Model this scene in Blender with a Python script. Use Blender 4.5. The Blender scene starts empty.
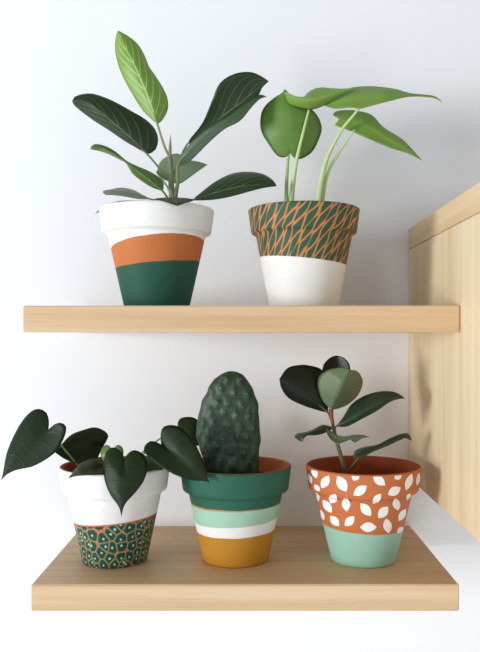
import bpy, bmesh, math, random
from mathutils import Vector, Matrix, noise as mnoise
random.seed(7)
PI = math.pi
scene = bpy.context.scene
COL = scene.collection

# ------------------------------------------------------------------ camera, light, exposure
F = 750.0                      # focal length in pixels of the 480x652 frame
VX, VY = 250.0, 333.5          # vanishing point of the shelf sides
CAMY, CAMZ = -1.043, 1.4677
cam = bpy.data.cameras.new('camera')
cam.sensor_fit = 'AUTO'
cam.sensor_width = 36.0
cam.lens = F / 652.0 * 36.0
cam.shift_x = -(VX - 240.0) / 652.0
cam.shift_y = (VY - 326.0) / 652.0
cam.clip_start = 0.01
cam_o = bpy.data.objects.new('camera', cam)
cam_o.location = (0, CAMY, CAMZ)
cam_o.rotation_euler = (PI / 2, 0, 0)
COL.objects.link(cam_o)
scene.camera = cam_o

world = bpy.data.worlds.new('room_light')
scene.world = world
world.use_nodes = True
bg = world.node_tree.nodes['Background']
# room fill light, ramped: raised low down to lift the wall, dimmed above
wt = world.node_tree
_tc = wt.nodes.new('ShaderNodeTexCoord'); _sx = wt.nodes.new('ShaderNodeSeparateXYZ')
_cr = wt.nodes.new('ShaderNodeValToRGB'); _mr = wt.nodes.new('ShaderNodeMapRange')
wt.links.new(_tc.outputs['Generated'], _sx.inputs[0])
wt.links.new(_sx.outputs[2], _mr.inputs[0])
_mr.inputs[1].default_value = -1.0; _mr.inputs[2].default_value = 1.0
wt.links.new(_mr.outputs[0], _cr.inputs[0])
_e = _cr.color_ramp.elements
_e[0].position = 0.52; _e[0].color = (0.91, 0.955, 1.0, 1)
_e[1].position = 0.80; _e[1].color = (0.24, 0.24, 0.245, 1)
wt.links.new(_cr.outputs[0], bg.inputs[0])
bg.inputs[1].default_value = 0.98

def area(name, loc, target, sx, sy, power, color):
    l = bpy.data.lights.new(name, 'AREA')
    l.shape = 'RECTANGLE'; l.size = sx; l.size_y = sy
    l.energy = power; l.color = color
    o = bpy.data.objects.new(name, l)
    o.location = loc
    d = Vector(target) - Vector(loc)
    o.rotation_euler = d.to_track_quat('-Z', 'Y').to_euler()
    COL.objects.link(o)
    return o
area('window_daylight', (-3.10, -2.20, 1.34), (0.05, -0.10, 1.42), 0.80, 0.95, 108, (0.93, 0.965, 1.0))

vs = scene.view_settings
vs.view_transform = 'Standard'
vs.look = 'None'
vs.gamma = 1.0
vs.use_curve_mapping = False
vs.exposure = 0.0

# ------------------------------------------------------------------ helpers
def at(px, py, D):
    """pixel of the photograph at distance D from the camera -> point in the room"""
    return Vector(((px - VX) * D / F, CAMY + D, CAMZ - (py - VY) * D / F))

def lin(h):
    h = h.lstrip('#')
    out = []
    for i in (0, 2, 4):
        c = int(h[i:i + 2], 16) / 255.0
        out.append(c / 12.92 if c <= 0.04045 else ((c + 0.055) / 1.055) ** 2.4)
    return (out[0], out[1], out[2], 1.0)

def obj(name, bm, mats, parent=None, smooth=True, origin=None):
    me = bpy.data.meshes.new(name)
    if origin is not None:
        bmesh.ops.translate(bm, verts=bm.verts, vec=-Vector(origin))
    bm.to_mesh(me); bm.free()
    if not isinstance(mats, (list, tuple)):
        mats = [mats]
    for m in mats:
        me.materials.append(m)
    if smooth:
        for p in me.polygons:
            p.use_smooth = True
    o = bpy.data.objects.new(name, me)
    COL.objects.link(o)
    if parent is not None:
        o.parent = parent
    return o

def thing(name, loc, label, cat, group=None):
    o = bpy.data.objects.new(name, None)
    o.empty_display_size = 0.02
    o.location = loc
    o['label'] = label; o['category'] = cat
    if group: o['group'] = group
    COL.objects.link(o)
    return o

class NT:
    """small node helper"""
    def __init__(self, name):
        self.m = bpy.data.materials.new(name); self.m.use_nodes = True
        self.t = self.m.node_tree
        self.b = self.t.nodes['Principled BSDF']
        self.out = self.t.nodes['Material Output']
    def n(self, typ, **kw):
        nd = self.t.nodes.new(typ)
        for k, v in kw.items(): setattr(nd, k, v)
        return nd
    def link(self, a, b): self.t.links.new(a, b)
    def put(self, sock, v):
        if hasattr(v, 'links'): self.link(v, sock)
        else: sock.default_value = v
    def math(self, op, a, b=None, c=None):
        nd = self.n('ShaderNodeMath', operation=op)
        self.put(nd.inputs[0], a)
        if b is not None: self.put(nd.inputs[1], b)
        if c is not None: self.put(nd.inputs[2], c)
        return nd.outputs[0]
    def mix(self, f, a, b):
        nd = self.n('ShaderNodeMix', data_type='RGBA')
        self.put(nd.inputs[0], f); self.put(nd.inputs[6], a); self.put(nd.inputs[7], b)
        return nd.outputs[2]
    def sep(self, v):
        nd = self.n('ShaderNodeSeparateXYZ'); self.link(v, nd.inputs[0]); return nd.outputs
    def comb(self, x, y, z):
        nd = self.n('ShaderNodeCombineXYZ')
        self.put(nd.inputs[0], x); self.put(nd.inputs[1], y); self.put(nd.inputs[2], z)
        return nd.outputs[0]
    def noise(self, vec, scale, detail=3, rough=0.5, dist=0.0):
        nd = self.n('ShaderNodeTexNoise')
        self.link(vec, nd.inputs['Vector'])
        nd.inputs['Scale'].default_value = scale
        nd.inputs['Detail'].default_value = detail
        nd.inputs['Roughness'].default_value = rough
        nd.inputs['Distortion'].default_value = dist
        return nd.outputs['Fac']
    def ramp(self, f, stops):
        nd = self.n('ShaderNodeValToRGB')
        cr = nd.color_ramp
        while len(cr.elements) < len(stops): cr.elements.new(0.5)
        for e, (p, c) in zip(cr.elements, stops):
            e.position = p; e.color = c
        self.link(f, nd.inputs[0])
        return nd.outputs[0]
    def step(self, v, edge, soft):
        """0 below the edge, 1 above it"""
        nd = self.n('ShaderNodeMapRange'); nd.clamp = True
        self.put(nd.inputs[0], v)
        nd.inputs[1].default_value = edge - soft; nd.inputs[2].default_value = edge + soft
        return nd.outputs[0]
    def bump(self, h, strength, dist):
        nd = self.n('ShaderNodeBump')
        nd.inputs['Strength'].default_value = strength
        nd.inputs['Distance'].default_value = dist
        self.link(h, nd.inputs['Height'])
        self.link(nd.outputs[0], self.b.inputs['Normal'])
    def objco(self):
        return self.n('ShaderNodeTexCoord').outputs['Object']
    def set(self, color=None, rough=None, spec=None):
        if color is not None: self.put(self.b.inputs['Base Color'], color)
        if rough is not None: self.put(self.b.inputs['Roughness'], rough)
        if spec is not None: self.b.inputs['Specular IOR Level'].default_value = spec

# ------------------------------------------------------------------ materials: wall and wood
def mat_wall():
    k = NT('white_wall_paint')
    co = k.objco()
    f = k.noise(co, 3.0, 3)
    k.set(k.mix(f, (0.855, 0.865, 0.885, 1), (0.875, 0.885, 0.905, 1)), 0.75, 0.25)
    k.bump(k.noise(co, 260.0, 3), 0.08, 0.001)
    return k.m

def mat_wood(name, axis, c_dark, c_mid, c_light, freq=1.0, rough=0.5, streak=0.55, cross=34.0):
    """veneer with its grain along one axis"""
    k = NT(name)
    x, y, z = k.sep(k.objco())
    lo, hi = 1.6 * freq, cross * freq
    s = [hi, hi, hi]; s[axis] = lo
    v = k.comb(k.math('MULTIPLY', x, s[0]), k.math('MULTIPLY', y, s[1]), k.math('MULTIPLY', z, s[2]))
    n1 = k.noise(v, 1.0, 5, 0.6, 0.6)
    s2 = [hi * 7, hi * 7, hi * 7]; s2[axis] = lo * 6
    v2 = k.comb(k.math('MULTIPLY', x, s2[0]), k.math('MULTIPLY', y, s2[1]), k.math('MULTIPLY', z, s2[2]))
    n2 = k.noise(v2, 1.0, 3, 0.6)
    base = k.ramp(n1, [(0.28, c_dark), (0.5, c_mid), (0.72, c_light)])
    pores = k.math('MULTIPLY', k.step(n2, 0.60, 0.09), streak)
    col = k.mix(pores, base, c_dark)
    k.set(col, rough, 0.35)
    k.bump(n2, 0.12, 0.0006)
    return k.m

M_WALL = mat_wall()
M_OAK = mat_wood('pale_oak_veneer', 0, lin('#c3a078'), lin('#d3b28a'), lin('#dfc29d'), 1.0, 0.5, 0.30, 60.0)
M_PANEL = mat_wood('pale_ash_veneer_upright_grain', 2, lin('#cfb48c'), lin('#dec8a3'), lin('#e8d7b8'), 0.75, 0.5, 0.3)
M_BOARD = mat_wood('pale_ash_veneer_lengthwise_grain', 1, lin('#cdaf82'), lin('#d8bd92'), lin('#e0c9a2'), 0.75, 0.5, 0.3)

# ------------------------------------------------------------------ structure and carpentry
def box_bm(x0, x1, y0, y1, z0, z1, bevel=0.0008, seg=2):
    bm = bmesh.new()
    bmesh.ops.create_cube(bm, size=1.0)
    for v in bm.verts:
        v.co = Vector((x0 + (v.co.x + .5) * (x1 - x0), y0 + (v.co.y + .5) * (y1 - y0), z0 + (v.co.z + .5) * (z1 - z0)))
    if bevel:
        bmesh.ops.bevel(bm, geom=bm.edges[:], offset=bevel, segments=seg, affect='EDGES')
    return bm

w = obj('wall_back', box_bm(-2.6, 2.2, 0.0, 0.12, 0.0, 2.7, 0), M_WALL, smooth=False)
w['kind'] = 'structure'

SHELF_Z = 1.2
D_LOW = 0.80                       # distance of the lower shelf's front edge
LOW_T = SHELF_Z
low = obj('floating_shelf', box_bm(-0.2335, 0.2232, CAMY + D_LOW, -0.0002, LOW_T - 0.0286, LOW_T, 0.0011, 3), M_OAK, smooth=False)
low['label'] = 'lower pale oak floating shelf, carrying three pots and showing its top'
low['category'] = 'shelf'; low['group'] = 'floating oak shelves'

D_UP = 0.785
UP_T = CAMZ + (VY - 305.6) * D_UP / F
PANEL_X = 0.2205
up = obj('floating_shelf', box_bm(-0.2376, PANEL_X - 0.0006, CAMY + D_UP, -0.0002, UP_T - 0.0279, UP_T, 0.0011, 3), M_OAK, smooth=False)
up['label'] = 'upper pale oak floating shelf, seen edge on below two pots'
up['category'] = 'shelf'; up['group'] = 'floating oak shelves'

cab = thing('wall_cabinet', (PANEL_X, -0.2, 1.27), 'pale wooden wall cabinet at the right edge, against the end of the upper shelf', 'cabinet')
co = Vector(cab.location)
CT, CB, CS, CD = CAMZ + (VY - 228.7) * 1.043 / F, CAMZ + (VY - 478.0) * 1.043 / F, CAMZ + (VY - 249.5) * 1.043 / F, 0.42
obj('side_panel', box_bm(PANEL_X, PANEL_X + .022, -CD, -.0002, CB, CS - .0005, .0007), M_PANEL, cab, False, co)
obj('side_panel', box_bm(PANEL_X + .578, PANEL_X + .6, -CD, -.0002, CB, CS - .0005, .0007), M_PANEL, cab, False, co)
obj('top_board', box_bm(PANEL_X, PANEL_X + .6, -CD, -.0002, CS, CT, .0007), M_BOARD, cab, False, co)
obj('bottom_board', box_bm(PANEL_X + .0222, PANEL_X + .5778, -CD, -.0002, CB, CB + .022, .0007), M_BOARD, cab, False, co)

# ------------------------------------------------------------------ pots
TERRA = lin('#c4652f')
def paint_bump(k, co):
    k.bump(k.noise(co, 420.0, 4), 0.10, 0.0006)

def pot_profile(rb, rl, rr, H, hl):
    """outer radii: base, top of the body, rim; H height, hl height of the lip's lower edge"""
    rl2 = rr - 0.0035
    out = [(0.0, 0.0), (rb - .0025, 0.0), (rb - .0006, .0006), (rb, .0025)]
    n = 14
    for i in range(1, n + 1):
        t = i / n
        out.append((rb + (rl - rb) * t, .0025 + (hl - .004 - .0025) * t))
    out += [(rl + .0012, hl - .0012), (rl2 - .0012, hl), (rl2, hl + .0012)]
    for i in range(1, 6):
        t = i / 6
        out.append((rl2 + (rr - rl2) * t, hl + .0012 + (H - .0018 - hl - .0012) * t))
    out += [(rr, H - .0018), (rr - .0006, H - .0005), (rr - .0018, H), (rr - .0042, H), (rr - .0056, H - .0006), (rr - .0062, H - .002)]
    n_out = len(out) - 4
    tw = .0062
    for i in range(1, 9):
        t = i / 8
        zz = (H - .002) + (.009 - (H - .002)) * t
        r = (rr - tw) + ((rb - .007) - (rr - tw)) * t
        out.append((r, zz))
    out += [(rb - .010, .008), (.0, .008)]
    return out, n_out

def outer_r(z, rb, rl, rr, H, hl):
    if z < hl - .004: return rb + (rl - rb) * max(0, (z - .0025)) / (hl - .004 - .0025)
    rl2 = rr - .0035
    if z < hl: return rl + (rl2 - rl) * (z - hl + .004) / .004
    return rl2 + (rr - rl2) * min(1, (z - hl) / (H - .002 - hl))

def make_pot(root, dims, mat_out, patches=None, mat_patch=None, seg=112, inner=None):
    rb, rl, rr, H, hl = dims
    prof, n_out = pot_profile(*dims)
    bm = bmesh.new()
    rings = []
    for r, z in prof:
        if r < 1e-6:
            rings.append([bm.verts.new((0, 0, z))])
        else:
            rings.append([bm.verts.new((r * math.cos(2 * PI * i / seg), r * math.sin(2 * PI * i / seg), z)) for i in range(seg)])
    for j in range(len(rings) - 1):
        a, b = rings[j], rings[j + 1]
        mi = 0 if j < n_out else 1
        for i in range(seg):
            i2 = (i + 1) % seg
            if len(a) == 1: f = bm.faces.new((a[0], b[i2], b[i]))
            elif len(b) == 1: f = bm.faces.new((a[i], a[i2], b[0]))
            else: f = bm.faces.new((a[i], a[i2], b[i2], b[i]))
            f.material_index = mi
    bmesh.ops.recalc_face_normals(bm, faces=bm.faces)
    if patches:
        for cen, ringpts in patches:
            c = bm.verts.new(cen)
            half = [bm.verts.new(cen_mid) for cen_mid in ringpts[0]]
            full = [bm.verts.new(p) for p in ringpts[1]]
            n = len(full)
            for i in range(n):
                i2 = (i + 1) % n
                f1 = bm.faces.new((c, half[i], half[i2])); f1.material_index = 2
                f2 = bm.faces.new((half[i], full[i], full[i2], half[i2])); f2.material_index = 2
                for f in (f1, f2):
                    f.normal_update()
                    cc = f.calc_center_median()
                    if f.normal.x * cc.x + f.normal.y * cc.y < 0: f.normal_flip()
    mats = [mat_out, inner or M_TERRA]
    if patches: mats.append(mat_patch)
    return obj('pot', bm, mats, root)

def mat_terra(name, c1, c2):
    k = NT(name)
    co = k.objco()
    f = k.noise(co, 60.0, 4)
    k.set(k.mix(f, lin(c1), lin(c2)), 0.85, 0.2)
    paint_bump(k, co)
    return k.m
M_TERRA = mat_terra('dark_terracotta', '#843b22', '#974a2c')  # darker terracotta tone, inside every pot but the cactus one
M_TERRA_PALE = mat_terra('bare_pale_terracotta', '#b5623a', '#c57347')  # paler terracotta tone, inside the cactus pot only

def plane_h(k, x, y, z, a, b):
    """height along a slightly tilted painted edge"""
    return k.math('SUBTRACT', k.math('SUBTRACT', z, k.math('MULTIPLY', x, a)), k.math('MULTIPLY', y, b))

def brushy(k, co, col, amt=0.10, sc=90.0):
    f = k.noise(co, sc, 4, .6)
    hsv = k.n('ShaderNodeHueSaturation')
    k.put(hsv.inputs['Color'], col)
    k.put(hsv.inputs['Value'], k.math('ADD', k.math('MULTIPLY', f, amt), 1 - amt / 2))
    return hsv.outputs[0]

def mat_bands(name, stripes, base, wob=0.0008):
    """stripes: (height, tilt x, tilt y, colour above it), from low to high"""
    k = NT(name)
    co = k.objco()
    x, y, z = k.sep(co)
    wz = k.math('ADD', z, k.math('MULTIPLY', k.math('SUBTRACT', k.noise(co, 45.0, 2), .5), wob * 2))
    col = base
    for h, a, b, c in stripes:
        s = k.step(plane_h(k, x, y, wz, a, b), h, 0.00022)
        col = k.mix(s, col, c)
    k.set(brushy(k, co, col), 0.62, 0.3)
    paint_bump(k, co)
    return k

WHITE = (0.80, 0.785, 0.755, 1)
GREEN_DK = lin('#1f5342')
MINT = lin('#a0c4ac')
ORANGE = lin('#c9702f')

# pot of the ficus: dark green, orange, white
m_ficus_pot = mat_bands('white_orange_and_green_paint', [(.0492, .085, 0.0, lin('#bd6c36')), (.0712, .10, -.13, WHITE)], lin('#1d5140')).m
# pot of the cactus
m_cactus_pot = mat_bands('mustard_white_mint_and_green_paint',
    [(.0362, .03, 0.0, WHITE), (.0487, .06, 0.0, MINT), (.0675, .02, 0.0, lin('#b98a5a')), (.0690, .0, 0.0, lin('#265c49'))], lin('#b98123')).m
# pot of the rubber plant: mint foot on terracotta orange, white leaves added as paint patches
m_rubber_pot = mat_bands('mint_and_orange_paint', [(.0412, -.05, 0.0, lin('#bf6c3c'))], lin('#95bfaa')).m
m_white_paint = NT('white_paint_leaves'); m_white_paint.set((.86, .84, .80, 1), .6, .3); m_white_paint = m_white_paint.m

def unwrap(k, x, y, z, R):
    th = k.math('ARCTAN2', x, k.math('MULTIPLY', y, -1.0))
    return k.math('MULTIPLY', th, R)

def mat_alocasia_pot():
    k = NT('orange_paint_with_green_slanted_leaves')
    co = k.objco()
    x, y, z = k.sep(co)
    p = unwrap(k, x, y, z, .058)
    nz = k.noise(co, 60.0, 2)
    nz2 = k.noise(co, 38.0, 1)
    p = k.math('ADD', p, k.math('MULTIPLY', k.math('SUBTRACT', nz, .5), 0.005))
    q = k.math('ADD', z, k.math('MULTIPLY', k.math('SUBTRACT', nz2, .5), .010))
    ang = math.radians(57)
    a = k.math('ADD', k.math('MULTIPLY', p, math.cos(ang)), k.math('MULTIPLY', q, math.sin(ang)))
    b = k.math('SUBTRACT', k.math('MULTIPLY', p, math.sin(ang)), k.math('MULTIPLY', q, math.cos(ang)))
    wd, L = .0056, .034
    ds = []
    for off, sh in ((0.0, 0.0), (0.5, 0.5)):
        bb = k.math('ADD', k.math('DIVIDE', b, 2 * wd), off + 40)
        ci = k.math('FLOOR', bb)
        fb = k.math('MULTIPLY', k.math('SUBTRACT', k.math('FRACT', bb), .5), 2 * wd)
        aa = k.math('ADD', k.math('ADD', k.math('DIVIDE', a, L), sh + 40), k.math('MULTIPLY', k.math('SINE', k.math('MULTIPLY', ci, 2.4)), .09))
        fa = k.math('MULTIPLY', k.math('SUBTRACT', k.math('FRACT', aa), .5), 2.0)
        hw = k.math('MULTIPLY', k.math('SUBTRACT', 1.0, k.math('POWER', k.math('ABSOLUTE', fa), 1.35)), wd * .62)
        ds.append(k.math('SUBTRACT', hw, k.math('ABSOLUTE', fb)))
    d = k.math('MAXIMUM', ds[0], ds[1])
    g = k.step(d, 0.00015, .00018)
    pat = k.mix(g, lin('#c97c44'), lin('#2f5845'))
    h = plane_h(k, x, y, z, -.10, 0.0)
    col = k.mix(k.step(h, .0535, .0003), WHITE, pat)
    k.set(brushy(k, co, col), .62, .3)
    paint_bump(k, co)
    return k.m

def mat_philodendron_pot():
    k = NT('white_paint_over_green_pebble_pattern')
    co = k.objco()
    x, y, z = k.sep(co)
    p = unwrap(k, x, y, z, .048)
    v = k.comb(p, z, 0.0)
    def voro(feature):
        nd = k.n('ShaderNodeTexVoronoi', voronoi_dimensions='2D', feature=feature)
        k.link(v, nd.inputs['Vector']); nd.inputs['Scale'].default_value = 88.0
        nd.inputs['Randomness'].default_value = 0.80
        return nd
    e = voro('DISTANCE_TO_EDGE').outputs['Distance']
    f = voro('F1')
    d = f.outputs['Distance']
    blob = k.math('MULTIPLY', k.step(e, .040, .014), k.math('SUBTRACT', 1.0, k.step(d, .68, .03)))
    ring = k.math('MULTIPLY', k.step(e, .012, .010), k.math('SUBTRACT', 1.0, k.step(d, .74, .03)))
    col = k.mix(ring, lin('#c0694a'), lin('#c98a50'))
    col = k.mix(blob, col, lin('#1f5f4b'))
    col = k.mix(k.step(e, .16, .03), col, lin('#154536'))
    wig = k.math('ADD', d, k.math('MULTIPLY', k.math('SUBTRACT', k.noise(co, 500.0, 2), .5), .22))
    spark = k.math('SUBTRACT', 1.0, k.step(wig, .12, .03))
    col = k.mix(spark, col, lin('#a9d6c6'))
    h = plane_h(k, x, y, z, .09, -.02)
    col = k.mix(k.step(h, .0505, .0003), col, lin('#c0694a'))
    col = k.mix(k.step(h, .0522, .0003), col, WHITE)
    k.set(brushy(k, co, col), .55, .35)
    paint_bump(k, co)
    return k.m
m_aloc_pot = mat_alocasia_pot()
m_phil_pot = mat_philodendron_pot()

def mat_soil():
    k = NT('dark_potting_soil')
    co = k.objco()
    k.set(k.mix(k.noise(co, 250.0, 4), lin('#1c130d'), lin('#3d2c20')), .95, .1)
    k.bump(k.noise(co, 300.0, 4), .8, .003)
    return k.m
M_SOIL = mat_soil()

def make_soil(root, dims, depth):
    rb, rl, rr, H, hl = dims
    z0 = H - depth
    t = (H - .002 - z0) / (H - .002 - .009)
    R = (rr - .0062) + ((rb - .007) - (rr - .0062)) * t - .0004
    bm = bmesh.new()
    seg, nr = 48, 10
    c = bm.verts.new((0, 0, z0 + .002))
    prev = None
    for j in range(1, nr + 1):
        r = R * j / nr
        ring = []
        for i in range(seg):
            a = 2 * PI * i / seg
            hgt = mnoise.noise(Vector((math.cos(a) * r * 90, math.sin(a) * r * 90, 3.1))) * .0016 * (1 if j < nr else 0) + .002 * (1 - (j / nr) ** 2)
            ring.append(bm.verts.new((r * math.cos(a), r * math.sin(a), z0 + hgt)))
        for i in range(seg):
            i2 = (i + 1) % seg
            if prev is None: bm.faces.new((c, ring[i], ring[i2]))
            else: bm.faces.new((prev[i], ring[i], ring[i2], prev[i2]))
        prev = ring
    low_ring = [bm.verts.new((v.co.x * .985, v.co.y * .985, z0 - .004)) for v in prev]
    for i in range(seg):
        i2 = (i + 1) % seg
        bm.faces.new((prev[i], low_ring[i], low_ring[i2], prev[i2]))
    bm.faces.new(low_ring[::-1])
    bmesh.ops.recalc_face_normals(bm, faces=bm.faces)
    return obj('soil', bm, M_SOIL, root)

# ------------------------------------------------------------------ leaves
def catmull(pts, n):
    """n+1 points at equal arc length along a smooth curve through pts"""
    P = [Vector(p) for p in pts]
    if len(P) == 2:
        return [P[0].lerp(P[1], i / n) for i in range(n + 1)]
    E = [P[0] * 2 - P[1]] + P + [P[-1] * 2 - P[-2]]
    dense = []
    for i in range(1, len(E) - 2):
        p0, p1, p2, p3 = E[i - 1], E[i], E[i + 1], E[i + 2]
        for s in range(16):
            t = s / 16
            dense.append(.5 * ((2 * p1) + (p2 - p0) * t + (2 * p0 - 5 * p1 + 4 * p2 - p3) * t * t + (3 * p1 - p0 - 3 * p2 + p3) * t ** 3))
    dense.append(P[-1])
    acc = [0.0]
    for a, b in zip(dense, dense[1:]): acc.append(acc[-1] + (b - a).length)
    out, j = [], 0
    for i in range(n + 1):
        s = acc[-1] * i / n
        while j < len(acc) - 2 and acc[j + 1] < s: j += 1
        seg = acc[j + 1] - acc[j]
        out.append(dense[j].lerp(dense[j + 1], 0 if seg < 1e-9 else min(1, max(0, (s - acc[j]) / seg))))
    return out

def lerp_list(L, t):
    if len(L) == 1: return L[0]
    f = t * (len(L) - 1); i = min(int(f), len(L) - 2)
    return L[i] + (L[i + 1] - L[i]) * (f - i)

def leaf(root, base, tip, mid, left, right, D, dl, dr, mats, n=26, m=7, thick=.0007, wav=0.0, name='leaf', curl=1.5, seed=0):
    """one blade: its midrib, its two margins and their distances; it has its own fold, curve and thickness"""
    o = Vector(root.location)
    M = catmull([base] + mid + [tip], n)
    Ls = catmull([base] + left + [tip], n)
    Rs = catmull([base] + right + [tip], n)
    wl = [(Ls[i] - M[i]).length for i in range(n + 1)]; wr = [(Rs[i] - M[i]).length for i in range(n + 1)]
    mxl, mxr = max(wl) or 1, max(wr) or 1
    cols = list(range(-m, m + 1))
    P = []
    for i in range(n + 1):
        u = i / n
        row = []
        dm = lerp_list(D, u)
        for j in cols:
            v = abs(j) / m
            E, d, wn = (Ls[i], dl, wl[i] / mxl) if j < 0 else (Rs[i], dr, wr[i] / mxr)
            p2 = M[i].lerp(E, v)
            dep = dm + d * wn * v ** curl + wav * wn * v * math.sin(u * 9 + seed + (0 if j < 0 else 2.0))
            row.append(at(p2.x, p2.y, dep))
        P.append(row)
    nc = len(cols)
    camp = Vector((0, CAMY, CAMZ))
    N = [[None] * nc for _ in range(n + 1)]
    for i in range(n + 1):
        for j in range(nc):
            i0, i1 = max(i - 1, 1 if i < n else i - 1), min(i + 1, n - 1 if i > 0 else i + 1)
            if i == 0: i0, i1 = 1, 2
            if i == n: i0, i1 = n - 2, n - 1
            if i0 == i1: i1 = i0 + 1
            jj = min(max(j, 1), nc - 2)
            a = P[i1][j] - P[i0][j]
            ii = min(max(i, 1), n - 1)
            b = P[ii][jj + 1] - P[ii][jj - 1]
            c = a.cross(b)
            N[i][j] = c.normalized() if c.length > 1e-14 else Vector((0, -1, 0))
    s = sum(N[i][j].dot(camp - P[i][j]) for i in range(1, n) for j in range(nc))
    if s < 0:
        for row in N:
            for j in range(nc): row[j] = -row[j]
    bm = bmesh.new()
    uvl = bm.loops.layers.uv.new('UVMap')
    UV = {}
    A = [[None] * nc for _ in range(n + 1)]; B = [[None] * nc for _ in range(n + 1)]
    vb, vt = bm.verts.new(P[0][m] - o), bm.verts.new(P[n][m] - o)
    for i in range(n + 1):
        for j in range(nc):
            if i == 0: A[i][j] = B[i][j] = vb
            elif i == n: A[i][j] = B[i][j] = vt
            else:
                v = abs(cols[j]) / m
                t = thick * .5 * math.sqrt(max(0, 1 - v * v)) * min(1, 5 * math.sin(PI * i / n))
                # shallow groove along the midrib, seen from the front
                A[i][j] = bm.verts.new(P[i][j] + N[i][j] * t - o)
                B[i][j] = A[i][j] if j in (0, nc - 1) else bm.verts.new(P[i][j] - N[i][j] * t - o)
    def face(vs, uvs, mi, flip):
        q, uq = [], []
        for v, uv in zip(vs, uvs):
            if v not in q: q.append(v); uq.append(uv)
        if len(q) < 3: return
        if flip: q.reverse(); uq.reverse()
        try: f = bm.faces.new(q)
        except ValueError: return
        f.material_index = mi
        for lp in f.loops:
            lp[uvl].uv = uq[q.index(lp.vert)]
    for i in range(n):
        for j in range(nc - 1):
            uvs = [(i / n, j / (nc - 1)), ((i + 1) / n, j / (nc - 1)), ((i + 1) / n, (j + 1) / (nc - 1)), (i / n, (j + 1) / (nc - 1))]
            for G, mi in ((A, 0), (B, 1)):
                vs = [G[i][j], G[i + 1][j], G[i + 1][j + 1], G[i][j + 1]]
                q = []
                for v in vs:
                    if v not in q: q.append(v)
                flip = False
                if len(q) >= 3:
                    nn = (q[1].co - q[0].co).cross(q[2].co - q[0].co)
                    want = N[min(max(i, 1), n - 1)][j] * (1 if mi == 0 else -1)
                    flip = nn.dot(want) < 0
                face(vs, uvs, mi, flip)
    if s < 0 or True:
        bmesh.ops.recalc_face_normals(bm, faces=bm.faces)
    return obj(name, bm, list(mats), root)

def tube_pts(root, pts3, radii, mat, name, parent, nseg=10, n=20):
    o = Vector(root.location)
    C = catmull([Vector(p) for p in pts3], n)
    bm = bmesh.new()
    rings = []
    up = Vector((0, 1, 0))
    for i in range(n + 1):
        T = (C[min(i + 1, n)] - C[max(i - 1, 0)]).normalized()
        X = T.cross(up)
        if X.length < 1e-4: X = T.cross(Vector((1, 0, 0)))
        X.normalize(); Y = T.cross(X).normalized()
        r = lerp_list(radii, i / n)
        rings.append([bm.verts.new(C[i] + X * (r * math.cos(2 * PI * k / nseg)) + Y * (r * math.sin(2 * PI * k / nseg)) - o) for k in range(nseg)])
    for a, b in zip(rings, rings[1:]):
        for k in range(nseg):
            k2 = (k + 1) % nseg
            bm.faces.new((a[k], a[k2], b[k2], b[k]))
    bm.faces.new(rings[0][::-1]); bm.faces.new(rings[-1])
    bmesh.ops.recalc_face_normals(bm, faces=bm.faces)
    return obj(name, bm, mat, parent)

def stalk(root, parent, pts, radii, mat, name='petiole', n=18):
    """pts: (px, py, D)"""
    return tube_pts(root, [at(*p) for p in pts], radii, mat, name, parent, n=n)

def mat_leaf(name, c1, c2, vein, vein_amt=0.6, nv=9, rough=.38, spec=.5, trans=0.0, slant=.30, mw=.028, sw=.05, sa=.55):
    """blade: mottled green, pale midrib and side veins that follow the leaf"""
    k = NT(name)
    uv = k.n('ShaderNodeUVMap').outputs[0]
    u, v, _ = k.sep(uv)
    av = k.math('ABSOLUTE', k.math('MULTIPLY', k.math('SUBTRACT', v, .5), 2.0))
    tc = k.objco()
    base = k.mix(k.noise(tc, 45.0, 4, .6), c1, c2)
    midrib = k.math('SUBTRACT', 1.0, k.step(k.math('DIVIDE', av, k.math('ADD', k.math('MULTIPLY', k.math('SUBTRACT', 1.0, u), .8), .35)), mw, mw * .5))
    ph = k.math('FRACT', k.math('MULTIPLY', k.math('SUBTRACT', u, k.math('MULTIPLY', k.math('POWER', av, 1.15), slant)), nv))
    dist = k.math('ABSOLUTE', k.math('SUBTRACT', ph, .5))
    side = k.math('MULTIPLY', k.math('SUBTRACT', 1.0, k.step(dist, sw, sw * .7)), k.math('SUBTRACT', 1.0, k.step(av, .75, .2)))
    vv = k.math('MAXIMUM', midrib, k.math('MULTIPLY', side, sa))
    col = k.mix(k.math('MULTIPLY', vv, vein_amt), base, vein)
    k.set(col, rough, spec)
    k.bump(vv, .25, .0008)
    if trans > 0:
        tr = k.n('ShaderNodeBsdfTranslucent'); k.put(tr.inputs[0], col)
        mx = k.n('ShaderNodeMixShader'); mx.inputs[0].default_value = trans
        k.link(k.b.outputs[0], mx.inputs[1]); k.link(tr.outputs[0], mx.inputs[2])
        k.link(mx.outputs[0], k.out.inputs[0])
    return k.m

def mat_plain(name, c1, c2, rough=.5, sc=80.0, spec=.4):
    k = NT(name)
    co = k.objco()
    k.set(k.mix(k.noise(co, sc, 3), c1, c2), rough, spec)
    return k.m

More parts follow.
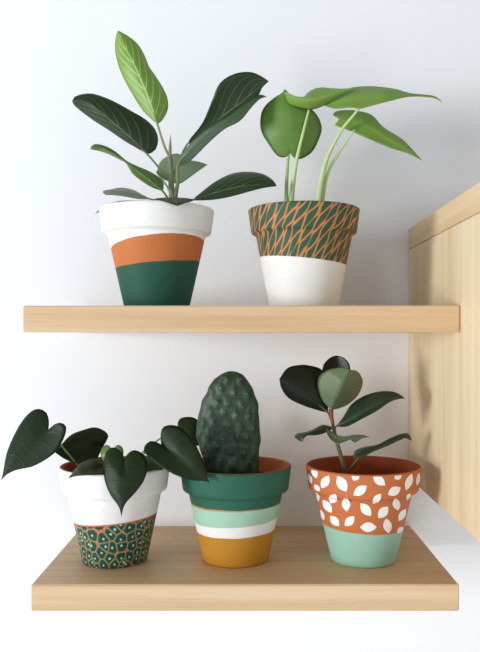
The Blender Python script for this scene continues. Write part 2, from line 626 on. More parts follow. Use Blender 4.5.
FIC_TOP = mat_leaf('ficus_leaf_dark_upper_side', lin('#1f3018'), lin('#2e4223'), lin('#93a878'), .34, 6, .42, .35, 0, .50, .035, .05, .7)
FIC_SIDE = mat_leaf('ficus_leaf_green_upper_side', lin('#2c4220'), lin('#3d5830'), lin('#93aa74'), .45, 7, .42, .35, 0, .42, .03)
FIC_UND = mat_leaf('ficus_leaf_pale_under_side', lin('#74866a'), lin('#83957a'), lin('#96a684'), .5, 8, .5, .35)
FIC_NEW = mat_leaf('ficus_young_leaf_bright', lin('#7da53e'), lin('#93ba52'), lin('#d9ecae'), .9, 7, .42, .45, .30, .36, .05, .06, .9)
FIC_MID = mat_leaf('ficus_leaf_mid_green', lin('#47652f'), lin('#5d7c3c'), lin('#a9c877'), .6, 8, .42, .4)
FIC_STEM = mat_plain('ficus_green_stem', lin('#67754f'), lin('#838f68'))
FIC_PET = mat_plain('ficus_leaf_stalk', lin('#6f8a4c'), lin('#869f5e'))
ALO = mat_leaf('alocasia_leaf_fresh_green', lin('#84a84a'), lin('#96bc5a'), lin('#97c067'), .22, 5, .45, .4, .30, .1)
ALO_U = mat_leaf('alocasia_leaf_under_side', lin('#679242'), lin('#78a24f'), lin('#9cc676'), .3, 5, .5, .4, .30, .1)
ALO_DK = mat_leaf('alocasia_leaf_deep_green', lin('#608536'), lin('#729845'), lin('#7dac50'), .22, 5, .45, .4, .25, .1)
ALO_PET = mat_plain('alocasia_pale_stalk', lin('#adc97e'), lin('#c6dba0'))
PHI = mat_leaf('philodendron_leaf_dark', lin('#16260f'), lin('#213318'), lin('#3a5230'), .14, 6, .48, .22, 0, .2, .015)
PHI_U = mat_leaf('philodendron_leaf_under_side', lin('#2e4826'), lin('#39552f'), lin('#53703f'), .3, 6, .5, .3)
PHI_NEW = mat_leaf('philodendron_young_leaf', lin('#5d7d39'), lin('#718f48'), lin('#94ad66'), .3, 6, .45)
PHI_PET = mat_plain('philodendron_stalk', lin('#6f8a4c'), lin('#86a05e'))
RUB = mat_leaf('rubber_leaf_dark_upper_side', lin('#10180f'), lin('#182318'), lin('#2c3d2c'), .2, 10, .40, .25, 0, .15, .015)
RUB_G = mat_leaf('rubber_leaf_green_upper_side', lin('#20301f'), lin('#2b3f2a'), lin('#4c6449'), .3, 10, .38, .35, 0, .15, .02)
RUB_U = mat_leaf('rubber_leaf_pale_under_side', lin('#566849'), lin('#627454'), lin('#7d8d6c'), .35, 10, .5, .35, 0, .15, .02)
RUB_STEM = mat_plain('rubber_plant_stem', lin('#55543c'), lin('#706a4e'))
RUB_RED = mat_plain('rubber_plant_red_sheath', lin('#8d4137'), lin('#a55a48'))

# ------------------------------------------------------------------ ficus, upper shelf left
DU = 0.867
def pot_root(name, px, D, ztop, label, cat):
    return thing(name, ((px - VX) * D / F, CAMY + D, ztop), label, cat)

ficus = pot_root('potted_ficus', 157.0, DU, UP_T, 'ficus with one bright upright leaf, in white, orange and dark green pot on upper shelf', 'potted plant')
DIM_A = (.0378, .0555, .0660, .1135, .0855)
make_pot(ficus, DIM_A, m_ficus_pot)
make_soil(ficus, DIM_A, .016)
st = stalk(ficus, ficus, [(172.5, 219, .868), (172, 200, .868), (171, 178, .867), (170, 157, .866)], [.0037, .0036, .0033, .0026], FIC_STEM, 'stem')
stalk(ficus, st, [(170, 157, .866), (170.2, 146, .866), (170.6, 134.5, .8655)], [.0022, .0016, .0002], mat_plain('ficus_bud_sheath', lin('#8d7b5c'), lin('#a08c68')), 'bud')

l = leaf(ficus, (157.5, 124.3), (118.3, 30.5), [(150.5, 104), (142.8, 84), (133.6, 63), (124.4, 46)],
     [(152, 119.7), (142.8, 110.5), (132, 93.6), (122.9, 76.7), (117.7, 63), (115, 49), (116, 35.5)],
     [(162.8, 119.7), (168, 109), (167.4, 98), (162.8, 87.5), (155, 75), (149, 66.5), (145.3, 56.8), (138.2, 44.5), (129, 36.5)],
     [.862, .858, .858, .864], .010, .016, (FIC_NEW, FIC_NEW), wav=.001)
stalk(ficus, l, [(170, 158, .866), (165.5, 149, .865), (161, 136, .863), (157.5, 124.3, .862), (150.5, 104, .8605)], [.0016, .0014, .0013, .0012, .0005], FIC_PET)
l['label'] = 'bright light green upright leaf'
l = leaf(ficus, (147.4, 154.4), (72.0, 101), [(133.6, 141), (115.2, 124.3), (96.8, 109), (83, 101)],
     [(138.2, 149), (124.4, 141), (109, 130.4), (93.7, 120.6), (80, 110.5), (73.5, 104.5)],
     [(155, 150.5), (158.3, 140), (155, 129), (146, 119.7), (130.6, 110.5), (112, 100.4), (93.7, 93.8), (81.5, 94.2), (73.8, 97.3)],
     [.858, .848, .842, .842], .012, .016, (FIC_TOP, FIC_UND))
stalk(ficus, l, [(171, 179, .867), (163, 172, .864), (155, 163, .861), (147.4, 154.4, .858), (137, 145, .8545)], [.0015, .0013, .0012, .0011, .0005], FIC_PET)
l = leaf(ficus, (163, 191.5), (90, 149.5), [(152, 182.6), (140.4, 173.7), (127.6, 162.8), (114.7, 154.6), (100.8, 148)],
     [(152, 187.5), (142.4, 181.6), (132.5, 173.7), (126.2, 163.6), (120.6, 160.2), (108.8, 154.4), (97, 150.5)],
     [(163.6, 183), (158.3, 176.6), (148.4, 170.7), (136.5, 165.7), (126.8, 160.8), (114.7, 150.9), (102.8, 145), (93, 144.3)],
     [.852, .842, .832, .828], .010, .012, (FIC_MID, FIC_UND), wav=.002)
l['label'] = 'narrow twisted mid green leaf'
stalk(ficus, l, [(171.5, 206, .867), (168, 199, .860), (163, 191.5, .852), (155, 185, .8475)], [.0014, .0013, .0011, .0005], FIC_PET)
l = leaf(ficus, (152, 199.5), (102.4, 192.3), [(138, 196), (122, 192.5), (110, 191.5)],
     [(138.5, 199), (124.6, 196.6), (112.7, 195.2), (105.8, 195)],
     [(142.4, 194.5), (132.5, 189.5), (120.6, 187.5), (110.7, 189.3), (103.8, 190.3)],
     [.860, .850, .842, .838], -.012, .022, (FIC_UND, FIC_TOP))
l['label'] = 'low leaf turned pale side out'
stalk(ficus, l, [(171.5, 209, .867), (162, 203, .864), (152, 199.5, .860), (143, 197, .856)], [.0013, .0012, .0010, .0004], FIC_PET)
l = leaf(ficus, (138, 200.5), (95, 214.5), [(122, 201.4), (111, 203.8), (102, 208)],
     [(122, 202.6), (111, 205.4), (103.0, 209.4)],
     [(122, 200.8), (110.6, 203.2), (101.4, 207.3)],
     [.870, .846, .838, .848, .862], -.006, .006, (FIC_TOP, FIC_UND), m=4)
stalk(ficus, l, [(171.5, 209, .868), (155, 203, .87), (138, 200.5, .8705)], [.0012, .001, .0006], FIC_PET)
l = leaf(ficus, (191, 200.6), (276.8, 186.2), [(207, 195.3), (224.4, 190.2), (243, 186.2), (262, 185)],
     [(201, 192.4), (215, 181.7), (230.6, 174), (246, 171.7), (261.9, 173.6), (272.8, 180)],
     [(211.9, 200), (230.6, 196.8), (249.4, 191.6), (265, 187.8)],
     [.856, .845, .84, .842], .018, -.010, (FIC_TOP, FIC_UND))
stalk(ficus, l, [(172.5, 210, .867), (181, 204, .862), (191, 200.6, .856), (203, 196.5, .853)], [.0014, .0013, .0011, .0005], FIC_PET)
l = leaf(ficus, (156.8, 171.5), (207.8, 164.6), [(168, 169), (181, 167.5), (195, 166)],
     [(160, 162), (167.5, 156.2), (177, 153.4), (184, 157), (190, 160.2), (198, 161.4)],
     [(160, 178), (167.5, 181), (179, 183.8), (188, 178.6), (198, 171.4)],
     [.890, .894, .897, .90], .010, -.006, (FIC_UND, FIC_TOP))
l['label'] = 'leaf behind the stem showing its pale under side'
stalk(ficus, l, [(172, 200, .869), (168, 188, .876), (160, 177, .886), (156.8, 171.5, .890), (166, 169.3, .8945)], [.0013, .0012, .0011, .0010, .0005], FIC_PET)
l = leaf(ficus, (188.2, 143.2), (268.8, 81.2), [(200, 136), (220, 118.5), (242, 102), (257, 89)],
     [(189.5, 139.5), (202.5, 122.5), (211.9, 100.6), (219.7, 83.4), (233.8, 74), (249.4, 71.9), (260.3, 75.6)],
     [(194, 144), (210, 134), (230, 120), (249, 105), (259, 94.5), (262, 88)],
     [.884, .876, .872, .872], -.016, -.010, (FIC_TOP, FIC_UND), n=32)
l['label'] = 'broad dark leaf leaning right behind a narrow one'
stalk(ficus, l, [(171.5, 181, .868), (176, 168, .874), (182, 154, .880), (188.2, 143.2, .8845), (199, 137, .8835)], [.0015, .0014, .0013, .0011, .0005], FIC_PET)
l = leaf(ficus, (177.8, 164.8), (266.8, 96.6), [(192, 148), (211, 130), (233.5, 114.5), (251, 102)],
     [(181, 156), (190, 143.6), (211, 124.5), (233.5, 111.4), (252, 97.6), (260.5, 94.4)],
     [(182, 165.4), (191.6, 160), (208.8, 142.8), (224.4, 129.4), (240, 121), (251.5, 107.5), (260, 99)],
     [.862, .853, .846, .842], .022, -.018, (FIC_SIDE, FIC_UND), n=32, curl=1.1)
l['label'] = 'narrow leaf seen almost edge on'
stalk(ficus, l, [(174.8, 206, .866), (176, 194, .8655), (178, 180, .864), (178, 165, .8625), (190, 150, .8575)], [.0024, .0023, .0021, .0016, .0006], FIC_STEM)
l = leaf(ficus, (174, 197.6), (177.2, 206), [(175, 199.3), (176, 202)],
     [(163, 197.6), (153.5, 199.3), (162, 201), (171, 204)],
     [(184, 197.8), (194.5, 199.6), (187, 202.4), (181, 204.6)],
     [.835, .805, .7985, .7965], .003, .003, (FIC_TOP, FIC_UND), n=18)
stalk(ficus, l, [(172, 208, .866), (172.5, 199, .852), (174, 197.6, .835)], [.0013, .0012, .0008], FIC_PET)

# ------------------------------------------------------------------ alocasia, upper shelf right
aloc = pot_root('potted_alocasia', 303.8, DU, UP_T, 'light green arrow leaved plant in orange and green leaf patterned pot with white foot', 'potted plant')
DIM_B = (.0400, .0550, .0642, .1135, .0855)
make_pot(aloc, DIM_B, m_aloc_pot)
make_soil(aloc, DIM_B, .016)
l = leaf(aloc, (290, 152.3), (284.8, 89), [(290.6, 140), (290.4, 125), (288, 108)],
     [(288, 156), (283, 157.6), (277, 155.5), (269.5, 145.6), (261.5, 131.9), (260.3, 119), (263.7, 107.8), (273, 98.6), (282, 92.8)],
     [(292.5, 156.5), (297, 159), (303, 158.2), (313, 151), (320, 136.5), (321.7, 127), (317.6, 115.8), (308, 106), (294, 97.5)],
     [.860, .852, .848, .852], .014, .014, (ALO_DK, ALO_U))
l['label'] = 'rounded heart shaped leaf facing the front'
stalk(aloc, l, [(287, 212, .866), (286.4, 199, .866), (286.8, 178, .865), (288.4, 158, .863), (290.3, 146, .8605)], [.0027, .0024, .0020, .0016, .0007], mat_plain('alocasia_green_stalk', lin('#86ab5a'), lin('#9cbe6e')))
l = leaf(aloc, (284.3, 91), (361, 87), [(295, 96.5), (305, 98.8), (320, 97.2), (341, 91.2), (352, 88.6)],
     [(294, 95.6), (303.5, 97), (307, 93), (313, 89.4), (321, 87.4), (333, 88.2), (345, 88.6)],
     [(285.5, 98), (289.5, 105), (300, 108.3), (310, 109.8), (322, 106.6), (340, 96.2)],
     [.840, .836, .838, .842], .020, .014, (ALO, ALO_DK))
stalk(aloc, l, [(291, 213, .868), (291.4, 199, .867), (293.5, 180, .864), (297, 158, .858), (303, 133, .852), (309.3, 108, .8515)], [.0034, .0030, .0024, .0019, .0015, .0011], ALO_PET)
l = leaf(aloc, (324, 105.6), (442.5, 102.8), [(345, 99.5), (370, 96.2), (395, 94.6), (420, 95.2), (433, 96.4)],
     [(330, 99), (340, 93), (351.4, 87.6), (372, 86.2), (395, 88.8), (410, 93), (431.7, 95.4), (439, 98.6)],
     [(335.4, 109), (349, 107.8), (360.6, 108.8), (367.5, 107), (390.4, 101), (410, 96.8), (431, 97.6), (438.5, 100)],
     [.850, .842, .840, .848, .858], .020, -.010, (ALO, ALO_DK), n=34)
stalk(aloc, l, [(318, 213, .868), (319, 199, .867), (322, 178, .866), (327.5, 157, .862), (341, 131, .854), (353, 116, .845), (361, 106, .8385)], [.0040, .0036, .0029, .0024, .0020, .0016, .0011], ALO_PET)
l = leaf(aloc, (334.5, 125), (422.5, 160.8), [(348, 122), (366, 125.5), (385, 137), (405, 149.5)],
     [(339, 118.5), (332, 114.4), (339, 110.6), (349, 110), (358, 110.8), (372, 115), (383.5, 127), (402, 138.9), (413, 150)],
     [(340, 127.3), (353.7, 132.4), (367.5, 138.7), (390.4, 148), (408.7, 153.8)],
     [.868, .862, .860, .858], .014, -.008, (ALO, ALO_DK), n=34)
stalk(aloc, l, [(322, 213, .870), (322.5, 199, .870), (327.5, 174, .869), (337.5, 155, .866), (348, 139, .8615), (355, 129, .8575)], [.0026, .0024, .0020, .0017, .0014, .0009], ALO_PET)

# ------------------------------------------------------------------ philodendron, lower shelf left
DL = 0.890
phil = pot_root('potted_philodendron', 115, DL, LOW_T, 'dark heart leaved plant trailing over white pot with green pebble pattern', 'potted plant')
DIM_C = (.0385, .0548, .0650, .112, .0835)
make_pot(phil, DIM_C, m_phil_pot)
make_soil(phil, DIM_C, .014)
l = leaf(phil, (48.5, 429.5), (0.8, 480.5), [(40, 438), (28, 449.5), (16.5, 461), (7, 472)],
     [(49, 421.7), (46.7, 413), (39, 408.8), (30.8, 411.7), (21.7, 421.7), (13.3, 436.7), (6.7, 453), (3.7, 468), (2.4, 475.5)],
     [(55, 424), (61.7, 422.8), (66.4, 427.5), (64, 438), (56.7, 450.8), (45, 460), (31.7, 466.7), (18.3, 469.5), (8.3, 473.5)],
     [.862, .856, .852, .850], .016, -.006, (PHI, PHI_U))
stalk(phil, l, [(92, 480, .890), (84, 470, .886), (75, 461.7, .880), (66, 451, .874), (57, 440, .868), (48.5, 429.8, .863)], [.0015, .0013, .0011, .0010, .0009, .0006], PHI_PET)
l = leaf(phil, (103, 447), (55, 452.5), [(90, 446), (77, 447), (65, 450)],
     [(106.5, 441), (108.3, 435), (103, 430), (94, 427.3), (83, 430), (71.7, 434.3), (63, 442.5)],
     [(100, 453), (96.5, 459), (88, 462.8), (75, 462.8), (65, 459.3)],
     [.905, .892, .886, .886], .014, -.010, (PHI, PHI_U))
stalk(phil, l, [(113, 484, .895), (110, 468, .905), (107, 455, .910), (103, 447, .9055)], [.0014, .0012, .0010, .0007], PHI_PET)
l = leaf(phil, (124, 459.5), (121.3, 517.5), [(123.8, 470), (123.2, 485), (122.2, 501)],
     [(122.5, 453), (115, 447.6), (108.8, 449), (105, 455), (103.1, 466.7), (105, 481.7), (110.3, 495), (118.0, 505.5), (120.4, 511.7)],
     [(127.5, 453.8), (134, 450), (141.7, 453), (146.8, 460), (147.3, 470), (143.3, 481.7), (135, 493), (125.4, 503.5), (122.4, 511.7)],
     [.828, .815, .810, .812], .014, .012, (PHI, PHI_U))
l['label'] = 'heart leaf hanging over the front of the rim'
stalk(phil, l, [(118, 484, .893), (120, 464, .875), (122.5, 456, .850), (124, 459.8, .829)], [.0014, .0012, .0010, .0006], PHI_PET)
l = leaf(phil, (161, 444.5), (210, 482.8), [(170, 451), (182, 461), (195, 472)],
     [(160.6, 435), (162.8, 427.5), (170.3, 425), (180.6, 427.5), (191.9, 438.8), (200.3, 453.8), (205, 466.9), (207.3, 477.5)],
     [(157, 442.3), (150.6, 441), (145, 445.3), (144.2, 451.9), (152.5, 460.5), (165.6, 469.9), (180.6, 477.2), (193.8, 480.6), (203.5, 481)],
     [.850, .836, .826, .822], .012, -.006, (PHI, PHI_U))
l['label'] = 'heart leaf reaching across to the neighbouring pot'
stalk(phil, l, [(121, 484, .895), (131, 465, .888), (143, 452, .874), (155, 447, .862), (161, 445, .8512)], [.0014, .0012, .0011, .0009, .0006], PHI_PET)
l = leaf(phil, (178, 430), (200, 446), [(185, 433), (193, 440)],
     [(177.6, 422.8), (180.6, 418.3), (188, 416.8), (196.6, 419), (201.5, 428), (202.5, 438)],
     [(179, 436), (184, 441), (192, 445)],
     [.930, .926, .926], .008, .006, (PHI, PHI_U), n=18)
stalk(phil, l, [(121, 484, .897), (137, 462, .905), (158, 440, .922), (178, 430, .9305)], [.0013, .0011, .0009, .0006], PHI_PET)
l = leaf(phil, (105, 466), (68, 478.3), [(95, 468), (84, 471), (76, 474.5)],
     [(99, 458.5), (89, 459.5), (80, 463.5), (73.5, 471)],
     [(103, 473), (96, 475), (86.7, 475.2), (75, 476.3)],
     [.838, .829, .828, .840], .016, -.012, (PHI, PHI_U), n=18)
stalk(phil, l, [(113, 483, .893), (110, 470, .88), (105, 466, .8605)], [.0012, .001, .0007], PHI_PET)
l = leaf(phil, (136, 458), (164, 470), [(145, 462), (155, 466.5)],
     [(142, 455), (150, 457), (158, 463)],
     [(138, 466), (146, 470.5), (155, 470.4)],
     [.862, .848, .842], .012, -.003, (PHI_U, PHI), n=18)
stalk(phil, l, [(119, 484, .893), (127, 466, .88), (136, 458, .8625)], [.0012, .001, .0007], PHI_PET)
l = leaf(phil, (112.6, 451), (112, 470), [(112.6, 457), (112.3, 464)],
     [(110, 446.5), (106, 444.8), (101.4, 448.5), (100.7, 455), (105, 464)],
     [(115, 446.5), (118.6, 444.8), (123, 448.5), (123, 456), (118, 464)],
     [.880, .874, .876], .006, .006, (PHI_NEW, PHI_NEW), n=18)
l['label'] = 'small young yellow green leaf'
stalk(phil, l, [(116, 484, .894), (114, 466, .886), (112.6, 452, .8805)], [.0011, .0009, .0006], PHI_PET)

# ------------------------------------------------------------------ cactus, lower shelf middle
DC = 0.898
cact = pot_root('potted_cactus', 235.6, DC - .005, LOW_T, 'upright flat pad cactus in green, mint, white and mustard striped pot', 'potted plant')
DIM_D = (.0395, .0556, .0662, .112, .0830)
make_pot(cact, DIM_D, m_cactus_pot, inner=M_TERRA_PALE)
make_soil(cact, DIM_D, .017)

def cactus_pad(root):
    o = Vector(root.location)
    Lx = [(210, 492), (207.5, 480), (206, 469), (200.6, 450), (197.8, 437), (197, 425), (199.7, 410.6), (204, 399), (210, 387), (218, 376.5), (226, 372), (230.8, 371)]
    Rx = [(255, 492), (257, 480), (258, 469), (258.9, 450), (259.8, 433), (259.2, 422), (258.4, 412), (256, 399), (251.4, 387), (244.5, 376.5), (237, 372), (230.8, 371)]
    nr, ns = 110, 128
    yb, yt = 490.0, 371.0
    Ld, Rd = catmull(Lx, 260), catmull(Rx, 260)
    def xa(C, y):
        for a, b in zip(C, C[1:]):
            if (a.y >= y >= b.y): return a.x + (b.x - a.x) * ((a.y - y) / max(1e-6, a.y - b.y))
        return C[-1].x
    rows = []
    for i in range(nr + 1):
        s = i / nr
        y = yb + (yt - yb) * (math.sin(s * PI / 2) ** 1.0)
        if i == nr: y = yt + .02
        xl, xr = xa(Ld, y), xa(Rd, y)
        rows.append((y, (xl + xr) / 2, max(.25, (xr - xl) / 2)))
    areoles = []
    for r in range(9):
        y = 380 + r * 11.6
        for c in range(-4, 5):
            x = 229 + (c + (.5 if r % 2 else 0)) * 13.0 + random.uniform(-2.2, 2.2)
            areoles.append((x, y + random.uniform(-2.6, 2.6) + 1.4 * c))
    T = .0125
    def surf(px_, py_, side, push=0.0):
        return None
    verts = []
    for (y, xm, w_) in rows:
        ring = []
        tt = T * min(1.0, (w_ / 20.0)) ** .8
        for kx in range(ns):
            a = 2 * PI * kx / ns
            ca, sa = math.cos(a), math.sin(a)
            ex = .80
            cx = math.copysign(abs(ca) ** ex, ca); sx = math.copysign(abs(sa) ** ex, sa)
            px_ = xm + w_ * cx
            front = -sx
            b = 0.0
            for (ax, ay) in areoles:
                dx = (px_ - ax) / 3.1; dy = (y - ay) / 6.0
                q = dx * dx + dy * dy
                if q < 6: b += math.exp(-q)
            ridge = .0032 * b
            n3 = mnoise.noise(Vector((px_ * .11, y * .11, 1.3 + (4 if sx > 0 else 0)))) * .0010
            d = DC + (tt + (ridge + n3) * min(1, w_ / 12)) * sx
            p = at(px_ + (1.5 * b * ca * min(1, w_ / 12)) * (abs(ca) ** 6), y, d)
            ring.append(p)
        verts.append(ring)
    bm = bmesh.new()
    V = [[bm.verts.new(p - o) for p in ring] for ring in verts]
    for a, b in zip(V, V[1:]):
        for k_ in range(ns):
            k2 = (k_ + 1) % ns
            bm.faces.new((a[k_], a[k2], b[k2], b[k_]))
    bm.faces.new(V[0]); bm.faces.new(V[-1])
    bmesh.ops.recalc_face_normals(bm, faces=bm.faces)
    k = NT('blue_green_cactus_skin')
    oc = k.objco()
    c = k.mix(k.noise(oc, 38.0, 4, .6), lin('#1d3223'), lin('#2d4633'))
    c = k.mix(k.math('MULTIPLY', k.step(k.noise(oc, 160.0, 3), .58, .08), .35), c, lin('#55705a'))
    k.set(c, .50, .4)
    k.bump(k.noise(oc, 220.0, 3), .15, .0006)
    pad = obj('cactus_pad', bm, k.m, root)
    # areoles: small pale tufts with short spines, on the crest of every bump of the front and the back
    tm = mat_plain('pale_areole_wool', lin('#8f957e'), lin('#b3b7a2'), .9)
    tb = bmesh.new()
    bmesh.ops.create_icosphere(tb, subdivisions=2, radius=.00055)
    for q in range(5):
        a = q * 2 * PI / 5
        d_ = Vector((math.cos(a) * .6, -1, math.sin(a) * .6)).normalized()
        mt = Matrix.Translation(d_ * .0011) @ d_.to_track_quat('Z', 'Y').to_matrix().to_4x4()
        bmesh.ops.create_cone(tb, cap_ends=True, segments=5, radius1=.00022, radius2=.00004, depth=.0018, matrix=mt)
    proto = None
    count = 0
    for side in (-1, 1):
        for (ax, ay) in areoles:
            best, bp = 1e9, None
            for (y, xm, w_), ring in zip(rows, verts):
                if abs(y - ay) > 2 or w_ < 9 or abs(ax - xm) > w_ * .90: continue
                for kx in range(ns):
                    sa = math.sin(2 * PI * kx / ns)
                    if sa * side <= 0: continue
                    ca = math.cos(2 * PI * kx / ns)
                    x_ = xm + w_ * math.copysign(abs(ca) ** .8, ca)
                    dd = (x_ - ax) ** 2 + (y - ay) ** 2
                    if dd < best: best, bp = dd, ring[kx]
            if bp is None or best > 6 or ay > 472: continue
            if proto is None:
                ob = proto = obj('areole', tb, tm, pad)
            else:
                ob = proto.copy(); COL.objects.link(ob); ob.parent = pad
            ob.location = bp - o
            if side > 0: ob.rotation_euler = (0, 0, PI)
            count += 1
    return pad
cactus_pad(cact)

# ------------------------------------------------------------------ rubber plant, lower shelf right
DE = 0.8955
rub = pot_root('potted_rubber_plant', 363.2, DE - .004, LOW_T, 'dark leaved rubber plant in terracotta pot with white leaf pattern and mint foot', 'potted plant')
DIM_E = (.0385, .0570, .0680, .112, .0835)

def ray_pot(px_, py_):
    """where the sight line through a pixel meets the front of this pot, in the pot's own frame"""
    o = Vector((0, CAMY, CAMZ)) - Vector(rub.location)
    d = Vector(((px_ - VX) / F, 1.0, -(py_ - VY) / F))
    z = .06
    p = None
    for _ in range(14):
        R = outer_r(max(.003, min(DIM_E[3] - .0012, z)), *DIM_E) + .00025
        A = d.x ** 2 + d.y ** 2; B = o.x * d.x + o.y * d.y; C = o.x ** 2 + o.y ** 2 - R * R
        disc = max(0.0, B * B - A * C)
        t = (-B - math.sqrt(disc)) / A
        p = o + d * t
        z = .5 * z + .5 * p.z
    h = math.hypot(p.x, p.y)
    zz = max(.003, min(DIM_E[3] - .0014, p.z))
    R = outer_r(zz, *DIM_E) + .00028
    return Vector((p.x / h * R, p.y / h * R, zz))

def lens(L, W, ang, n=20):
    pts = []
    for i in range(n):
        t = i / n
        if t < .5: s = t * 2; x = -1 + 2 * s; y = (1 - x * x)
        else: s = (t - .5) * 2; x = 1 - 2 * s; y = -(1 - x * x)
        X, Y = x * L / 2, y * W / 2
        pts.append((X * math.cos(ang) - Y * math.sin(ang), X * math.sin(ang) + Y * math.cos(ang)))
    return pts
WL = [(54, 84, 44, 22, 70), (37, 106, 40, 15, 70), (93, 118, 54, 31, -60), (155, 125, 66, 38, 60), (205, 98, 34, 30, -60), (222, 150, 60, 34, -35),
      (292, 112, 58, 33, 40), (348, 152, 54, 33, -30), (362, 98, 32, 24, -30), (402, 118, 66, 26, -70), (436, 108, 52, 13, -80), (63, 140, 32, 18, 50),
      (65, 172, 36, 15, 80), (101, 208, 58, 28, 55), (122, 180, 38, 32, -60), (170, 200, 54, 31, 85), (243, 220, 60, 34, 50), (284, 180, 48, 25, -50),
      (307, 230, 56, 34, -50), (356, 200, 48, 28, 75), (377, 240, 52, 24, -60), (400, 172, 28, 14, -60), (82, 240, 42, 15, 70), (183, 263, 50, 31, -45),
      (128, 262, 50, 28, 50), (252, 285, 62, 36, 0), (323, 280, 56, 32, 80), (370, 295, 32, 18, -45), (256, 83, 26, 14, 5)]
patches = []
for cx, cy, L, W, a in WL[:-1]:
    s = 1 / 3.692
    c = (300 + cx * s, 450 + cy * s)
    full = [ray_pot(c[0] + x, c[1] + y) for x, y in lens(L * s, W * s, math.radians(a))]
    half = [ray_pot(c[0] + x * .5, c[1] + y * .5) for x, y in lens(L * s, W * s, math.radians(a))]
    patches.append((ray_pot(*c), (half, full)))
random.seed(11)
for zc, ph in ((.098, 0), (.074, .5), (.054, 0)):          # the far side carries the same pattern
    for i in range(9):
        th = math.radians(8 + (i + .4 + ph * .5) * 164 / 9)
        a = random.uniform(0, PI)
        zc2 = zc + random.uniform(-.003, .003)
        def on(x, y):
            z = max(.044, min(DIM_E[3] - .0014, zc2 + y))
            R = outer_r(z, *DIM_E) + .00028
            t2 = th + x / R
            return Vector((R * math.cos(t2), R * math.sin(t2), z))
        ln = lens(.018, .0105, a)
        patches.append((on(0, 0), ([on(x * .5, y * .5) for x, y in ln], [on(x, y) for x, y in ln])))
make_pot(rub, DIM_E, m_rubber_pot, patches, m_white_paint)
make_soil(rub, DIM_E, .026)

st = stalk(rub, rub, [(346.5, 487, .896), (343.6, 466, .895), (337.3, 444, .893), (332.5, 423, .890), (329.8, 409, .887)], [.0028, .0027, .0024, .0021, .0016], RUB_STEM, 'stem')
stalk(rub, st, [(332.4, 422, .8885), (331.2, 412, .886), (331.5, 400, .884)], [.0023, .0018, .0006], RUB_RED, 'leaf_sheath')
l = leaf(rub, (327.8, 412.5), (279.3, 379), [(318, 404), (305, 394.5), (291, 385.5)],
     [(321.6, 411.4), (304.4, 406), (288.8, 398.4), (281.5, 388.5)],
     [(329, 396), (327, 377), (320, 368.5), (310, 365.6), (301, 364.8), (287.5, 368)],
     [.886, .876, .872, .872], .010, .014, (RUB, RUB_U))
stalk(rub, l, [(332.6, 424, .890), (330.3, 418, .888), (327.8, 412.5, .8862), (319, 405, .8785)], [.0013, .0012, .0011, .0005], RUB_STEM)
l = leaf(rub, (331, 409.5), (350, 369.8), [(334, 402), (339, 390), (345, 378)],
     [(325, 404), (320.6, 397), (317.5, 384), (320, 375), (328, 369.6), (335, 367.6), (343.4, 367.4)],
     [(337, 409), (347, 405), (357, 396.5), (362.6, 385), (361.6, 377), (357, 371)],
     [.880, .866, .858, .860], .012, .050, (RUB_U, RUB), curl=1.05)
l['label'] = 'upright leaf turned pale green side out'
stalk(rub, l, [(332.8, 424, .889), (331.6, 416, .884), (331, 409.5, .8802), (334, 402, .8765)], [.0012, .0011, .0010, .0005], RUB_RED)
l = leaf(rub, (333, 405), (337, 355.6), [(335, 390), (336, 372)],
     [(326, 393), (322, 378), (323, 366.5), (326.5, 360.6), (332, 356.6)],
     [(343, 393), (349.5, 378), (350, 366), (346.5, 360), (342, 356.8)],
     [.900, .902, .906], -.008, -.008, (RUB, RUB_U))
stalk(rub, l, [(332.8, 424, .891), (332.5, 414, .895), (333, 405, .9002)], [.0012, .0011, .0009], RUB_STEM)
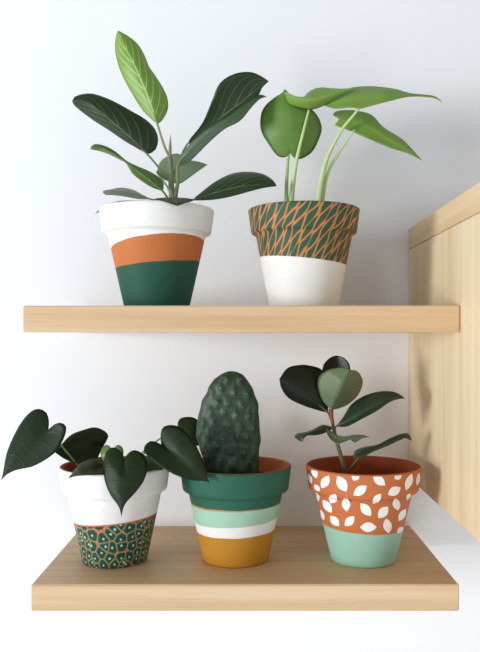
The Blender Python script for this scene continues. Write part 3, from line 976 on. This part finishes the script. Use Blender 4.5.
l = leaf(rub, (336, 426.5), (405.2, 398.6), [(351, 419.6), (367, 410), (382.5, 401.5), (395, 398.2)],
     [(343.4, 416.5), (351, 404.7), (363.8, 396), (379.4, 391.4), (393.4, 391.7), (401, 395)],
     [(347, 426.6), (360.6, 419.8), (376, 411.5), (390, 402), (399.7, 398.9)],
     [.887, .880, .878, .882], .016, -.008, (RUB_G, RUB_U))
stalk(rub, l, [(336.4, 440, .8925), (335, 433, .890), (336, 426.5, .8872), (346, 422, .884)], [.0013, .0012, .0011, .0005], RUB_STEM)
l = leaf(rub, (334, 427.5), (302.2, 442), [(322, 428.8), (310, 433), (303, 437)],
     [(323, 424.8), (312, 429.5), (304, 432.2), (298, 433), (294.2, 436.6), (297.5, 439.5)],
     [(327, 432.2), (317, 435.2), (307.5, 435.6), (304.5, 438)],
     [.886, .872, .864, .862], .014, -.006, (RUB_G, RUB_U))
stalk(rub, l, [(335, 436, .892), (335, 431, .889), (334, 427.5, .8862), (326, 428.2, .879)], [.0012, .0011, .0010, .0005], RUB_STEM)
l = leaf(rub, (325.6, 428.3), (370.4, 437), [(333, 435), (343, 438.5), (354, 437.8), (362, 436.6)],
     [(333, 432.4), (340, 436), (347, 436.2), (353, 434.8), (362, 434.8)],
     [(328.5, 437), (336.5, 443.8), (346, 441.4), (350, 439.6), (354.8, 442.8), (362, 438.6)],
     [.876, .866, .862, .866], .010, -.010, (RUB_U, RUB_G))
l['label'] = 'small folded pale green leaf'
stalk(rub, l, [(336.4, 441, .8925), (333, 434, .885), (328, 429.5, .878), (325.8, 428.5, .8762)], [.0011, .0010, .0008, .0004], RUB_STEM)
l = leaf(rub, (354.6, 463), (412, 440.8), [(360, 455.5), (373, 448.8), (388, 441.8), (401, 437)],
     [(353.4, 456), (355, 450.6), (363.8, 446.9), (377.8, 444.4), (388.8, 438.6), (401, 433.6), (409, 433.7)],
     [(361.5, 458.3), (373, 452), (388.8, 445.4), (398, 441), (407, 437.8)],
     [.884, .884, .888, .896], .014, -.008, (RUB_G, RUB_U))
stalk(rub, l, [(344.5, 474, .8955), (349, 469, .892), (354.6, 463, .8842), (359, 457, .882)], [.0012, .0011, .0010, .0005], RUB_STEM)
